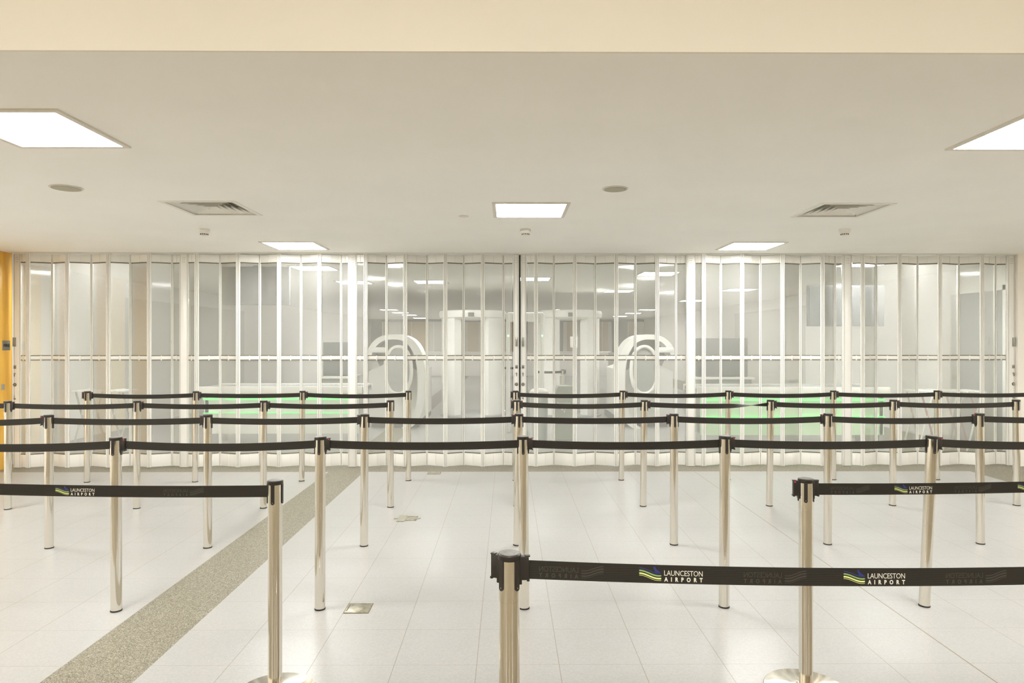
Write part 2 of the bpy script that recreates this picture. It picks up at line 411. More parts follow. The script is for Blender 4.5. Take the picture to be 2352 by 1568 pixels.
# air vents: nested square louvres in an opening
def vent(x, y, label):
    t = thing('air_vent', label, 'air vent', (x, y, CEIL), 0, 'square air vents in the ceiling')
    f = MB()
    for b in ((-.30, -.30, -.006, .30, -.265, .0), (-.30, .265, -.006, .30, .30, .0), (-.30, -.265, -.006, -.265, .265, .0), (.265, -.265, -.006, .30, .265, .0)): f.box(*b, M_vent)
    f.build('frame', t)
    def ring(r0, z0, r1, z1, th=.003):
        q = MB()
        for (a, za), (b, zb) in (((r0, z0), (r1, z1)),):
            A = [(-a, -a), (a, -a), (a, a), (-a, a)]; B = [(-b, -b), (b, -b), (b, b), (-b, b)]
            va = [q.bm.verts.new((u, v, za)) for u, v in A]; vb = [q.bm.verts.new((u, v, zb)) for u, v in B]
            va2 = [q.bm.verts.new((u*(a-th)/a, v*(a-th)/a, za+th)) for u, v in A]; vb2 = [q.bm.verts.new((u*(b-th)/b, v*(b-th)/b, zb+th)) for u, v in B]
            for k in range(4):
                j = (k+1) % 4
                q.bm.faces.new((va[k], va[j], vb[j], vb[k])); q.bm.faces.new((va2[k], vb2[k], vb2[j], va2[j]))
                q.bm.faces.new((va[k], va2[k], va2[j], va[j])); q.bm.faces.new((vb[k], vb[j], vb2[j], vb2[k]))
        q.mi(M_vent)
        return q
    for k in range(6):
        r1 = .2695-.043*k
        ring(max(r1-.045, .004), .040, r1, .002).build('louvre', t)
    MB().box(-.27, -.27, .06, .27, .27, .11, M_duct).build('duct', t)
vent(*VENTS[0], 'square louvred air vent in the ceiling, left of centre')
vent(*VENTS[1], 'square louvred air vent in the ceiling, right of centre')
def speaker(x, y, r, label):
    t = thing('ceiling_speaker', label, 'ceiling speaker', (x, y, CEIL), 0, 'round ceiling speakers')
    MB().lathe([(r, 0), (r+.006, -.002), (r+.004, -.006), (r-.006, -.006)], M_frame, 40, cap0=True, cap1=True).build('rim', t)
    MB().lathe([(r-.006, -.005), (r-.008, -.009), (.0, -.010)][:2], M_speaker, 40).build('grille', t)
p = W(152, 431, 4.79); speaker(p.x, p.y, .10, 'round grey ceiling speaker above the left end of the shutters')
p = W(1413, 433, 4.82); speaker(p.x, p.y, .087, 'round grey ceiling speaker right of the middle light')
p = W(1065, 496, 5.88)
o = MB().lathe([(.045, 0), (.045, -.004), (.03, -.006)], M_frame, 32).build('ceiling_cover', None, (p.x, p.y, CEIL))
tag(o, 'tiny round white cover in the ceiling left of the middle light', 'cover')
def detector(px, label, base_m):
    p = W(px, 525, F*(CEIL-H)/(HY-526)); t = thing('smoke_detector', label, 'smoke detector', (p.x, p.y, CEIL), 0, 'smoke detectors in a line across the ceiling')
    MB().lathe([(.054, 0), (.054, -.018), (.050, -.024)], base_m, 32).build('base', t)
    q = MB().lathe([(.050, -.024), (.048, -.036), (.038, -.046), (.036, -.060), (.022, -.066), (.0001, -.067)], M_det, 32)
    q.build('housing', t)
    q = MB()
    for k in range(14):
        a = 2*math.pi*k/14; q.box(-.0045, .030, -.058, .0045, .0385, -.047, M_dark, 0, Matrix.Rotation(a, 4, 'Z'))
    q.build('sensor_slots', t)
detector(469, 'white smoke detector below the left air vent', M_det)
detector(1207, 'smoke detector with a shiny metal base, straight above the shutter gap', M_steel)
detector(1940, 'white smoke detector below the right air vent', M_det)

# ------------------------------------------------------------------ folding shutters
ZT0, ZM0, ZM1, ZK = 2.548, 1.340, 1.384, .168
LHF = [65, 155, 249, 343, 452, 547, 641, 734, 840, 931, 1023, 1109]      # front hinges, left shutter
LHB = [121, 211, 300, 396, 506, 597, 692, 784, 888, 981, 1065, 1156]
RHF = [1231, 1320, 1415, 1509, 1616, 1704, 1797, 1889, 1981, 2066, 2158, 2255]
RHB = [1272, 1367, 1459, 1552, 1655, 1746, 1838, 1917, 2012, 2106, 2201, 2285]
def fold(px, kind):
    d = {'F': plan_y(px, True), 'B': plan_y(px, False), 'P': plan_y(px, True)+.05}[kind]
    q = W(px, 700, d); return Vector((q.x, q.y, 0))
def make_shutter(name, label, hF, hB, posts, ends, skip):
    allp = sorted([(x, 'F') for x in hF]+[(x, 'B') for x in hB]+[(x, 'P') for x in posts]+[(x, 'E') for x in ends])
    t = thing(name, label, 'folding shutter', fold(allp[0][0], 'P'))
    O = t.location.copy()
    halfw = {'F': .024, 'B': .016, 'P': .062, 'E': .050}
    for x, k in allp:
        p = fold(x, 'P' if k in 'PE' else k)-O
        q = MB()
        if k == 'F':
            q.box(-.024, -.006, .012, .024, .008, CEIL-.014, M_white, .002)
            for dx in (-.018, 0, .018): q.lathe([(.0075, .012), (.0075, CEIL-.014)], M_white, 12, (dx, -.008, 0))
            for dx in (-.009, .009): q.box(dx-.0012, -.0085, .012, dx+.0012, -.005, CEIL-.014, M_gasket)
            q.box(-.03, -.02, CEIL-.016, .03, .02, CEIL-.012, M_whitegrey)
            q.build('hinge_strip', t, p)
        elif k == 'B':
            q.box(-.016, -.008, .012, .016, .006, CEIL-.018, M_whitegrey, .002)
            q.lathe([(.006, .012), (.006, CEIL-.018)], M_white, 12, (.008, -.009, 0)); q.lathe([(.006, .012), (.006, CEIL-.018)], M_white, 12, (-.008, -.009, 0))
            q.box(-.002, -.0095, .012, .002, -.006, CEIL-.018, M_gasket)
            q.build('hinge_strip', t, p)
        else:
            wv = .055 if k == 'P' else (.035 if 1100 < x < 1300 else .046)
            q.box(-wv, -.022, .004, wv, .022, CEIL-.013, M_white, .004)
            for dx in (-wv+.012, wv-.012): q.box(dx-.001, -.0235, .01, dx+.001, -.0215, CEIL-.02, M_gasket)
            for dx in (-.012, .004, .014):
                for z in (CEIL-.06, CEIL-.085, CEIL-.115): q.lathe([(.0025, 0), (.0025, .004)], M_gasket, 8, mtx=Matrix.Translation((dx, -.0215, z)) @ Matrix.Rotation(math.pi/2, 4, 'X'))
            q.build('wide_post' if k == 'P' else 'lead_post', t, p)
            if k == 'P':
                continue
            cx = p.x+{42: -.026, 1185.5: .004, 1202.5: -.008, 2320: .026}[x]; fy = p.y-.022
            MB().box(-.014, -.02, -.055, .014, 0, .055, M_grey, .002).build('strike_box', t, (cx, fy, H+(HY-785)/F*8.4))
            MB().box(-.017, -.003, -.022, .017, 0, .022, M_grey, .001).box(-.012, -.004, -.002, .012, -.003, .001, M_dark).box(-.012, -.004, -.014, .012, -.003, -.011, M_dark).build('lock_label', t, (cx, fy, H+(HY-842)/F*8.4))
            q = MB(); q.lathe([(.011, 0), (.011, .012), (.006, .018)], M_brass, 20, mtx=Matrix.Rotation(math.pi/2, 4, 'X')); q.box(-.004, -.016, -.036, .004, -.008, 0, M_gasket, .001)
            q.build('key_switch', t, (cx, fy, H+(HY-857)/F*8.4))
            q = MB(); q.lathe([(.021, 0), (.021, .006), (.018, .010)], M_gasket, 24, mtx=Matrix.Rotation(math.pi/2, 4, 'X')); q.lathe([(.014, .010), (.013, .016)], M_brass, 24, mtx=Matrix.Rotation(math.pi/2, 4, 'X'))
            q.box(-.002, -.018, -.007, .002, -.015, .007, M_dark)
            q.build('lock_cylinder', t, (cx, fy, H+(HY-882)/F*8.4))
            q = MB(); q.lathe([(.012, 0), (.012, .012)], M_brass, 20, mtx=Matrix.Rotation(math.pi/2, 4, 'X')); q.box(-.003, -.016, -.004, .003, -.009, .045, M_brass, .001)
            q.build('thumb_turn', t, (cx, fy, H+(HY-914)/F*8.4))
    for (xa, ka), (xb, kb) in zip(allp, allp[1:]):
        a = fold(xa, 'P' if ka in 'PE' else ka)-O; b = fold(xb, 'P' if kb in 'PE' else kb)-O
        v = b-a; ln = v.length; an = math.atan2(v.y, v.x); u0 = halfw[ka]; u1 = ln-halfw[kb]
        if u1-u0 < .02: continue
        mid = (u0+u1)/2; zt = CEIL-.022
        def part(q, nm): q.build(nm, t, a, an)
        q = MB(); q.box(u0, -.006, ZT0, u1, .006, zt, M_white, .001)
        q.box(mid-.004, -.012, ZT0, mid+.004, -.005, zt, M_white, .0015)
        q.box(u0, -.008, ZT0-.012, u1, .005, ZT0, M_gasket); part(q, 'header_plate')
        q = MB(); q.box(u0, -.008, ZM0, u1, .008, ZM1, M_white, .003)
        q.box(u0, -.007, ZM1, u1, .006, ZM1+.010, M_gasket); q.box(u0, -.007, ZM0-.010, u1, .006, ZM0, M_gasket)
        q.box(mid-.008, -.014, ZM0-.010, mid+.008, -.004, ZM1+.004, M_white, .002); part(q, 'mid_rail')
        q = MB(); q.box(u0, -.006, .014, u1, .006, ZK, M_white, .001); q.box(u0, -.008, ZK, u1, .005, ZK+.011, M_gasket)
        q.box(mid-.004, -.011, .014, mid+.004, -.005, ZK, M_white, .0015); part(q, 'kick_plate')
        part(MB().box(u0, -.0022, ZM1+.010, u1, .0022, ZT0-.012, M_glass), 'pane')
        part(MB().box(u0, -.0022, ZK+.011, u1, .0022, ZM0-.010, M_glass), 'pane')
    if ends[0] < 100:      # dark strip filling the gap between the two shutters
        p = fold(1194, 'P')-O
        MB().box(-.011, -.004, .004, .009, .016, CEIL-.02, M_dark).build('seal_strip', t, p)
    return t
make_shutter('folding_shutter', 'left transparent folding shutter, from the timber wall to the dark central gap', LHF, LHB, [424, 810], [42, 1185.5], None)
make_shutter('folding_shutter', 'right transparent folding shutter, from the dark central gap to the cream wall', RHF, RHB, [1586, 1945], [1202.5, 2320], None)
# FIRE sign on the timber wall
def text_mesh(txt, bold=0., spacing=1.):
    c = bpy.data.curves.new('t', 'FONT'); c.body = txt; c.size = 1; c.space_character = spacing; c.offset = bold; c.resolution_u = 3
    o = bpy.data.objects.new('t', c); me = bpy.data.meshes.new_from_object(o); bpy.data.objects.remove(o)
    xs = [v.co.x for v in me.vertices]; zs = [v.co.y for v in me.vertices]
    vs = [((v.co.x-min(xs))/(max(xs)-min(xs)), (v.co.y-min(zs))/(max(zs)-min(zs))) for v in me.vertices]
    return vs, [tuple(p.vertices) for p in me.polygons]
def add_text(mb, txt, u0, v0, u1, v1, t0, m, fn, bold=0., spacing=1., flip=False):
    """stamp text into box u0..u1, v0..v1; fn(u,v,t) -> world co"""
    vs, fs = text_mesh(txt, bold, spacing)
    bv = []
    for a, b in vs:
        if flip: a = 1-a
        bv.append(mb.bm.verts.new(fn(u0+a*(u1-u0), v0+b*(v1-v0), t0)))
    out = []
    for f in fs:
        try: out.append(mb.bm.faces.new([bv[i] for i in f]))
        except ValueError: pass
    mb._tag(out, m)
d0 = 8.235; zc = H-10/F*8.3
t = thing('fire_sign', 'small silver sign reading FIRE on the timber wall at the left edge', 'sign', (LX, d0, zc))
MB().box(0, 0, -.06, .003, .13, .06, M_grey, .001).build('plate', t)
q = MB(); add_text(q, 'FIRE', .018, -.018, .118, .018, .0045, M_dark, lambda u, v, s: Vector((s, u, v)), .03)
q.build('lettering', t)
p = MB().box(0, 0, -.035, .006, .05, .035, M_machg, .002).build('switch_plate', None, (LX, 8.22, H-(888-HY)/F*8.25))
tag(p, 'tiny grey switch plate on the timber wall beside the left shutter', 'switch')

# ------------------------------------------------------------------ floor covers
def gplate(px0, px1, py0, py1):
    a = G((px0+px1)/2, py1); b = G((px0+px1)/2, py0); 
    return a, b
t = thing('floor_box', 'square brass floor cover in the foreground, left of the middle', 'floor cover', (-.95, 3.875, 0), 0, 'square metal covers set in the floor')
MB().box(0, 0, 0, .148, .150, .0015, M_gasket).build('surround', t); MB().box(.004, .004, .001, .144, .146, .0035, M_plate, .001).build('lid', t)
MB().box(.010, .03, .0036, .018, .12, .0042, M_gasket).build('lift_tab', t)
t = thing('floor_box', 'metal floor cover with grey tape across it, midway to the shutters', 'floor cover', (-.97, 5.86, 0), 0, 'square metal covers set in the floor')
MB().box(.05, .01, 0, .17, .16, .003, M_plate, .001).build('lid', t)
q = MB(); q.box(-.035, .07, .003, .20, .10, .0042, M_tape); q.box(0, -.015, .003, .07, .19, .0045, M_tape); q.build('tape', t)
t = thing('floor_box', 'small metal floor cover next to the granite strip before the shutters', 'floor cover', (-.95, 7.915, 0), 0, 'square metal covers set in the floor')
MB().box(0, 0, 0, .155, .14, .0015, M_gasket).build('surround', t); MB().box(.006, .006, .001, .149, .134, .0035, M_plate, .001).build('lid', t)

# ------------------------------------------------------------------ queue posts
R = .0302
def post(loc, Ht, lean, ang, label, disc=False, group='chrome queue barrier posts', name='barrier_post'):
    t = thing(name, label, 'barrier post', loc, 0, group)
    if lean: t.rotation_euler = (0, lean, 0)
    zb = .006 if not disc else .02
    q = MB(); q.lathe([(R, zb), (R, Ht-.140), (R+.0007, Ht-.139), (R+.0007, Ht-.018)], M_steel, 40); q.build('pole', t)
    if disc:
        MB().lathe([(.178, .0), (.180, .006), (.176, .012), (.10, .019), (.042, .024), (.038, .034), (R+.002, .036)], M_steel, 56).build('base', t)
    else:
        MB().lathe([(R+.0015, 0), (R+.0015, .008)], M_rubber, 36).build('foot_ring', t)
    q = MB(); q.lathe([(.0335, Ht-.020), (.0345, Ht-.017), (.0345, Ht-.006), (.0325, Ht-.003)], M_black, 40); q.lathe([(.030, Ht-.004), (.0295, Ht-.0015), (.022, Ht-.0005)], M_lid, 36)
    q.build('cap', t)
    for k in range(4):
        a = ang+k*math.pi/2
        prof = [(-.0078, Ht-.018), (-.0078, Ht-.098)]+[(-.0078*math.cos(b), Ht-.098-.0078*math.sin(b)) for b in [math.pi*i/8 for i in range(1, 8)]]+[(.0078, Ht-.098), (.0078, Ht-.018)]
        q = MB(); q.prism(prof, -R-.0042, -R+.004, M_black)
        q.lathe([(.0018, 0), (.0018, .0008)], M_grey, 8, mtx=Matrix.Translation((0, -R-.0042, Ht-.097)) @ Matrix.Rotation(math.pi/2, 4, 'X'))
        s = q.build('belt_slot', t); s.rotation_euler = (0, 0, a)
    return t
def clip(t, Ht, dirv, red=True):
    an = math.atan2(dirv[1], dirv[0])
    q = MB()
    q.box(R-.004, -.012, Ht-.092, R+.006, .012, Ht-.012, M_black, .001)
    q.box(R+.004, -.011, Ht-.080, R+.026, .011, Ht-.012, M_black, .0015)
    q.box(R+.020, -.013, Ht-.083, R+.028, .013, Ht-.076, M_black, .001); q.box(R+.014, -.007, Ht-.014, R+.030, .007, Ht-.010, M_black, .001)
    o = q.build('belt_clip', t); o.rotation_euler = (0, 0, an)
    if not red: return
    q = MB(); q.box(R+.016, -.0116, Ht-.021, R+.0245, .0116, Ht-.0145, M_red, .001)
    q.build('release_tab', o)
BW = .023
def belt(t, a, b, sag, bw=BW, twist=None, logos=None, ghosts=None):
    """webbing between two world points, child of post t"""
    T = t.matrix_basis.inverted()
    v = b-a; ln = v.length; n = 28
    hd = Vector((v.x, v.y, 0)).normalized(); nm = Vector((-hd.y, hd.x, 0))
    def C(s): return a+v*s+Vector((0, 0, -4*sag*s*(1-s)))
    q = MB(); rings = []; th = .0011
    for i in range(n+1):
        s = i/n; c = C(s); up = Vector((0, 0, 1)); no = nm.copy()
        if twist:
            k = min(max((s-twist[0])/(twist[1]-twist[0]), 0), 1); k = k*k*(3-2*k); an = math.pi*k
            up = Vector((0, 0, 1))*math.cos(an)+nm*math.sin(an); no = nm*math.cos(an)-Vector((0, 0, 1))*math.sin(an)
        h = bw
        rings.append([q.bm.verts.new(T @ (c+up*h*z+no*th*y)) for z, y in ((1, 1), (1, -1), (-1, -1), (-1, 1))])
    fs = []
    for r0, r1 in zip(rings, rings[1:]):
        for k in range(4): fs.append(q.bm.faces.new((r0[k], r0[(k+1) % 4], r1[(k+1) % 4], r1[k])))
    fs += [q.bm.faces.new(rings[0]), q.bm.faces.new(rings[-1])]
    q._tag(fs, M_belt)
    bo = q.build('belt', t)
    def fn(u, vv, tt):   # u metres along belt, vv metres up, tt offset to the viewer
        s = u/ln; return T @ (C(s)+Vector((0, 0, vv))-nm*tt*(1 if nm.y > 0 else -1))
    for L0, ghost in [(l, False) for l in (logos or [])]+[(g, True) for g in (ghosts or [])]:
        LW = .19; q = MB()
        def U(x):   # x along the logo in reading direction 0..1
            x = 1-x if ghost else x
            return L0+x*LW if v.x > 0 else L0-x*LW
        tt = .0016 if not ghost else .0014
        k = bw/.026
        def stripe(y0, wdt, m, x1=.345):
            pts = []
            for i in range(13):
                e = i/12; x = e*x1; y = y0-.0145*(.5-.5*math.cos(math.pi*min(e/.90, 1)))
                if e > .86: y += .0006*(e-.86)/.14
                pts.append((x, y+wdt/2, y-wdt/2))
            fsx = []
            for p0_, p1_ in zip(pts, pts[1:]):
                vv_ = [q.bm.verts.new(fn(U(p0_[0]), p0_[1]*k, tt)), q.bm.verts.new(fn(U(p1_[0]), p1_[1]*k, tt)),
                       q.bm.verts.new(fn(U(p1_[0]), p1_[2]*k, tt)), q.bm.verts.new(fn(U(p0_[0]), p0_[2]*k, tt))]
                fsx.append(q.bm.faces.new(vv_))
            q._tag(fsx, M_ghost if ghost else m)
        stripe(.0168, .0028, M_wblue); stripe(.0095, .0040, M_wgreen); stripe(.0018, .0044, M_wyel); stripe(-.0038, .0013, M_wyel)
        if not ghost:
            fin = [(.215, .0198), (.245, .0218), (.275, .0130), (.345, .0040), (.30, .0022), (.25, .0055)]
            q._tag([q.bm.faces.new([q.bm.verts.new(fn(U(x), y*k, tt)) for x, y in fin])], M_wblue)
        m = M_ghost if ghost else M_print
        add_text(q, 'LAUNCESTON', 0, 0, 1, 1, 0, m, lambda uu, v2, s: fn(U(.392+uu*.608), (-.0035+v2*.0150)*k, tt), .0, .95)
        add_text(q, 'AIRPORT', 0, 0, 1, 1, 0, m, lambda uu, v2, s: fn(U(.392+uu*.608), (-.0205+v2*.0130)*k, tt), .045, 2.3)
        q.build('printed_logo', bo)
    return bo
def place(tx, bx, by, Ht):
    b = G(bx, by); d = F*H/(by-HY)
    return Vector((b.x, b.y, 0)), (tx-bx)/F*d/Ht
HR = 1.013
rows = {
 4: [(266,267,1402),(736,735,1398),(1201,1204,1396),(1665,1663,1393),(2141,2123,1391)],
 3: [(112,113,1258),(477,477,1257),(838,836,1253),(1192,1188,1251),(1548,1548,1250),(1902,1901,1249),(2250,2252,1248)],
 2: [(18,18,1169),(315,314,1167),(606,605,1166),(897,897,1164),(1187,1187,1162),(1480,1477,1162),(1770,1767,1161),(2052,2050,1160),(2334,2335,1160)],
 1: [(201,200,1107),(450,448,1106),(695,693,1104),(938,938,1103),(1184,1184,1103),(1430,1427,1102),(1673,1671,1101),(1914,1914,1101),(2152,2152,1101)]}
extra = {4: [(-203,-203,1405),(2612,2610,1389)], 3: [(-253,-253,1260),(2597,2597,1247)], 2: [(-278,-278,1171)], 1: [(2390,2390,1100)]}
RN = {1: 'row nearest the shutters', 2: 'second row from shutters', 3: 'third row from shutters', 4: 'fourth row from shutters'}
ORD = ['first', 'second', 'third', 'fourth', 'fifth', 'sixth', 'seventh', 'eighth', 'ninth']
FEAT = {(1,0): ' with unused clip', (1,3): ' where belt ends', (1,4): ' by the gap', (2,3): ' where belt ends', (2,4): ' with clips on both sides',
        (4,4): ' leaning to the right', (4,2): ' at centre', (2,0): ' before the timber wall', (2,8): ' where belt ends'}
posts = {}
SL = {4: 0, 3: .02, 2: 0, 1: .03}
for r, lst in rows.items():
    full = [(x, False) for x in lst]+[(x, True) for x in extra[r]]
    full.sort(key=lambda q: q[0][1])
    vis = 0; seq = []
    for (tx, bx, by), ex in full:
        loc, lean = place(tx, bx, by, HR)
        if ex:
            lab = 'chrome post outside %s photo edge, %s' % ('left' if bx < 0 else 'right', RN[r])
        else:
            lab = 'chrome post%s, %s from left in the %s' % (FEAT.get((r, vis), ''), ORD[vis], RN[r]); vis += 1
        a = SL[r]+random.uniform(-.05, .05)
        seq.append((post(loc, HR, lean if abs(lean) > .001 else 0, a, lab), loc, lean, bx))
    posts[r] = seq
BZ = HR-.048
def top(loc, lean, z=BZ): return Vector((loc.x+math.sin(lean)*z, loc.y, z))
gaps = {1: [3], 2: [4]}          # index (left post of the pair) with no belt between   (row 2 has an extra post at its left)
for r, seq in posts.items():
    for i in range(len(seq)-1):
        if i in gaps.get(r, []): continue
        (ta, la, na, xa), (tb, lb, nb, xb) = seq[i], seq[i+1]
        A = top(la, na); B = top(lb, nb); u = (B-A).normalized()
        sag = random.uniform(.010, .018)
        if r == 3:   # belts come out of the left post and clip into the next
            owner = ta if 0 <= xa else tb
            belt(owner, A+u*(R+.001), B-u*(R+.026), sag)
            clip(tb, HR, (-1, -(B-A).y/(B-A).x))
        else:
            owner = tb if xb <= 2352 else ta
            tw = (.5, 1.2) if (r == 2 and xa == 1477) else None
            belt(owner, A+u*(R+.026), B-u*(R+.001), sag, twist=tw)
            clip(ta, HR, (1, (B-A).y/(B-A).x))
clip(posts[1][0][0], HR, (-1, 0)); clip(posts[1][4][0], HR, (-1, 0)); clip(posts[2][5][0], HR, (-1, 0))
# three nearest posts with disc bases and printed belts
H2 = .955; LOGO = 'printed belt barrier posts in front'
def near(px, top_y, label, ang):
    d = F*(H-H2)/(top_y-HY-1); p = W(px, 900, d)
    return post(Vector((p.x, p.y, 0)), H2, 0, ang, label, True, LOGO), Vector((p.x, p.y, 0))
pa, la = near(632, 1102, 'chrome post on round base, left of centre, printed belt running left', 0)
pb, lb = near(1851, 1098, 'chrome post on a round base at the right, behind the nearest printed belt', -.42)
pc, lc = near(1170, 1268, 'nearest chrome post, at the bottom centre, with the large printed belt running right', .76)
def faraway(px, d, label):
    p = W(px, 900, d); l = Vector((p.x, p.y, 0))
    return post(l, H2, 0, .3, label, True, LOGO), l
ea, lea = faraway(-480, 3.20, 'chrome post on a round base outside the left photo edge, holding the left printed belt')
eb, leb = faraway(3080, 3.42, 'chrome post on a round base outside the right photo edge, holding the far printed belt')
ec, lec = faraway(3420, 2.12, 'chrome post on a round base outside the right photo edge, holding the nearest printed belt')
BZ2 = H2-.052; BW2 = .026
def bp2(l): return Vector((l.x, l.y, BZ2))
def along(a, b, px, d):   # metres along the belt at which photo column px falls
    w_ = W(px, 900, d); u = (b-a); L_ = Vector((u.x, u.y)).length
    # intersect the view line with the belt line in plan
    dx, dy = w_.x, w_.y; det = u.x*(-dy)+u.y*dx
    s = (-a.x*(-dy)-a.y*dx)/det
    return s*u.length
A, B = bp2(la), bp2(lea); u = (B-A).normalized(); a_, b_ = A+u*R, B-u*(R+.026)
belt(pa, a_, b_, .018, BW2, logos=[along(a_, b_, 128, 3.1)], ghosts=[along(a_, b_, 376, 3.1)]); clip(ea, H2, (1, 0))
A, B = bp2(lb), bp2(leb); u = (B-A).normalized(); a_, b_ = A+u*(R+.024), B-u*(R)
belt(pb, a_, b_, .024, BW2, logos=[along(a_, b_, x, 3.1) for x in (2054, 2337)], ghosts=[along(a_, b_, x, 3.1) for x in (1908, 2192)])
clip(pb, H2, (1, u.y/u.x), False); clip(pb, H2, (-1, .1))
A, B = bp2(lc), bp2(lec); u = (B-A).normalized(); a_, b_ = A+u*(R+.024), B-u*(R)
belt(pc, a_, b_, .046, BW2+.001, logos=[along(a_, b_, x, 2) for x in (1468, 1937)], ghosts=[along(a_, b_, x, 2) for x in (1238, 1708, 2172)])
clip(pc, H2, (1, u.y/u.x), False); clip(pc, H2, (-1, .55), False)

# ------------------------------------------------------------------ security hall behind the shutters
def sel(cx, cz, rx, rz, n, a0, a1, k=36):
    out = []
    for i in range(k+1):
        a = a0+(a1-a0)*i/k; c, s_ = math.cos(a), math.sin(a)
        out.append((cx+rx*math.copysign(abs(c)**(2/n), c), cz+rz*math.copysign(abs(s_)**(2/n), s_)))
    return out
def baggage_scanner(cx, y, sgn, label):
    t = thing('baggage_scanner', label, 'baggage scanner', (cx, y, 0), 0, 'rounded white baggage scanners')
    a0, a1 = math.radians(-75), math.radians(150)
    o = sel(0, .82, .56, .87, 2.6, a0, a1); i = sel(-.02, .80, .44, .80, 2.6, a0, a1)
    o = [(sgn*u, v) for u, v in o]; i = [(sgn*u, v) for u, v in i]
    MB().band(o, i, 0, .55, M_mach).build('hood', t)
    q = MB(); pr = [(-.50*sgn, .08), (.40*sgn, .08), (.40*sgn, 1.02), (-.10*sgn, 1.20), (-.50*sgn, 1.02)]
    q.prism(pr, .25, 2.4, M_mach); q.build('body', t)
    MB().prism([(u*.99, v) for u, v in i], .44, .50, M_machg).build('inner_shell', t)
    MB().box(-.46, .30, 0, .40, 2.3, .10, M_machd).build('plinth', t)
    ring = sel(.08*sgn, 1.05, .235, .42, 2.2, 0, 2*math.pi, 40)[:-1]
    q = MB(); q.tube([(u, -.02, v) for u, v in ring], .032, M_mach, 12, True); q.build('tunnel_ring', t)
    ri = sel(.08*sgn, 1.05, .21, .39, 2.2, 0, 2*math.pi, 40)[:-1]
    MB().prism(ri, .0, .26, M_machg).build('tunnel_mouth', t)
    MB().box(-.30*sgn-.12, -.02, 1.36, -.30*sgn+.16, .10, 1.46, M_mach, .03).build('control_head', t)
    return t
baggage_scanner(W(905, 900, 12).x, 12.0, 1, 'white rounded baggage scanner hood behind the left shutter')
baggage_scanner(W(1490, 900, 12).x, 12.0, -1, 'white rounded baggage scanner hood behind the right shutter')

def body_scanner(cx, y, label):
    t = thing('body_scanner', label, 'body scanner', (cx, y, 0), 0, 'white body scanner booths')
    for sg in (-1, 1):
        a = [math.radians(d_) for d_ in range(-58, 59, 8)]
        o = [(sg*.66*math.cos(q_), .62*math.sin(q_)) for q_ in a]; i = [(sg*.40*math.cos(q_), .50*math.sin(q_)) for q_ in a]
        MB().band(o, i, .04, 2.06, M_mach, 'z').build('side_column', t)
        i2 = [(sg*.395*math.cos(q_), .48*math.sin(q_)) for q_ in a[4:-4]]; i3 = [(sg*.38*math.cos(q_), .47*math.sin(q_)) for q_ in a[4:-4]]
        MB().band(i2, i3, .2, 1.98, M_machg, 'z').build('inner_screen', t)
    MB().lathe([(.60, 2.02), (.70, 2.06), (.72, 2.14), (.70, 2.20), (.60, 2.215)], M_mach, 48, sy=.95).build('canopy', t)
    MB().lathe([(.70, 0), (.70, .03), (.66, .05)], M_machg, 48, sy=.95).build('floor_plate', t)
    MB().box(-.06, -.70, 2.07, .06, -.66, 2.15, M_machd).build('lamp_box', t)
    return t
body_scanner(-.74, 14.3, 'white body scanner booth left of the central gap')
rbs = body_scanner(1.29, 14.3, 'white body scanner booth right of the central gap')
# walk-through metal detector
t = thing('metal_detector', 'white walk-through metal detector frame behind the central gap', 'metal detector', (.30, 11.6, 0))
for sg in (-1, 1):
    MB().box(sg*.29-.035, -.15, .0, sg*.29+.035, .15, 2.05, M_mach, .03).build('side_panel', t)
    MB().lathe([(.012, 0), (.012, .012)], M_green_dot, 16, mtx=Matrix.Translation((sg*.29, -.15, 1.66)) @ Matrix.Rotation(math.pi/2, 4, 'X')).build('signal_lamp', t)
MB().box(-.31, -.14, 1.90, .31, .14, 2.06, M_mach, .02).build('crossbar', t)
# conveyor lanes
def lane(x0, x1, y0, label, strong):
    t = thing('roller_lane', label, 'roller conveyor', ((x0+x1)/2, y0, 0), 0, 'roller conveyor lanes with green lighting')
    hw = (x1-x0)/2
    q = MB(); q.box(-hw, 0, .80, hw, .05, .90, M_mach, .004); q.box(-hw, .75, .80, hw, .80, .90, M_mach, .004)
    q.build('side_rails', t)
    q = MB(); n = int(hw*2/.075)
    for k in range(n): q.lathe([(.028, 0), (.028, .70)], M_machg, 10, mtx=Matrix.Translation((-hw+.04+k*.075, .75, .865)) @ Matrix.Rotation(math.pi/2, 4, 'X'))
    q.build('rollers', t)
    q = MB(); q.box(-hw+.06, .06, .20, hw-.06, .09, .78, M_green_p if strong else M_mach); q.build('front_panel', t)
    MB().box(-hw+.06, .02, .70, hw-.06, .06, .73, M_green_e).build('light_strip', t)
    MB().box(-hw+.06, .02, .46 if strong else .50, hw-.06, .06, .475 if strong else .512, M_green_e).build('light_strip', t)
    for sx_ in (-1, 1):
        for yy in (.06, .70): MB().box(sx_*(hw-.1)-.025, yy, 0, sx_*(hw-.1)+.025, yy+.05, .80, M_machg).build('leg', t)
lane(2.75, 5.55, 9.7, 'green-lit roller conveyor behind the right shutter', True)
lane(-4.55, -2.15, 9.9, 'pale roller conveyor with faint green light behind the left shutter', False)
def cabinet(x, y, wd, dp, h0, h1, label):
    t = thing('operator_station', label, 'console', (x, y, 0), 0, 'dark operator consoles')
    MB().box(-wd/2, 0, 0, wd/2, dp, h0, M_machg, .01).build('desk', t)
    MB().box(-wd/2+.03, .1, h0, wd/2-.03, .2, h1, M_machd, .01).build('monitor', t)
    MB().box(-wd/2-.02, -.1, h0-.04, wd/2+.02, dp, h0, M_mach, .006).build('worktop', t)
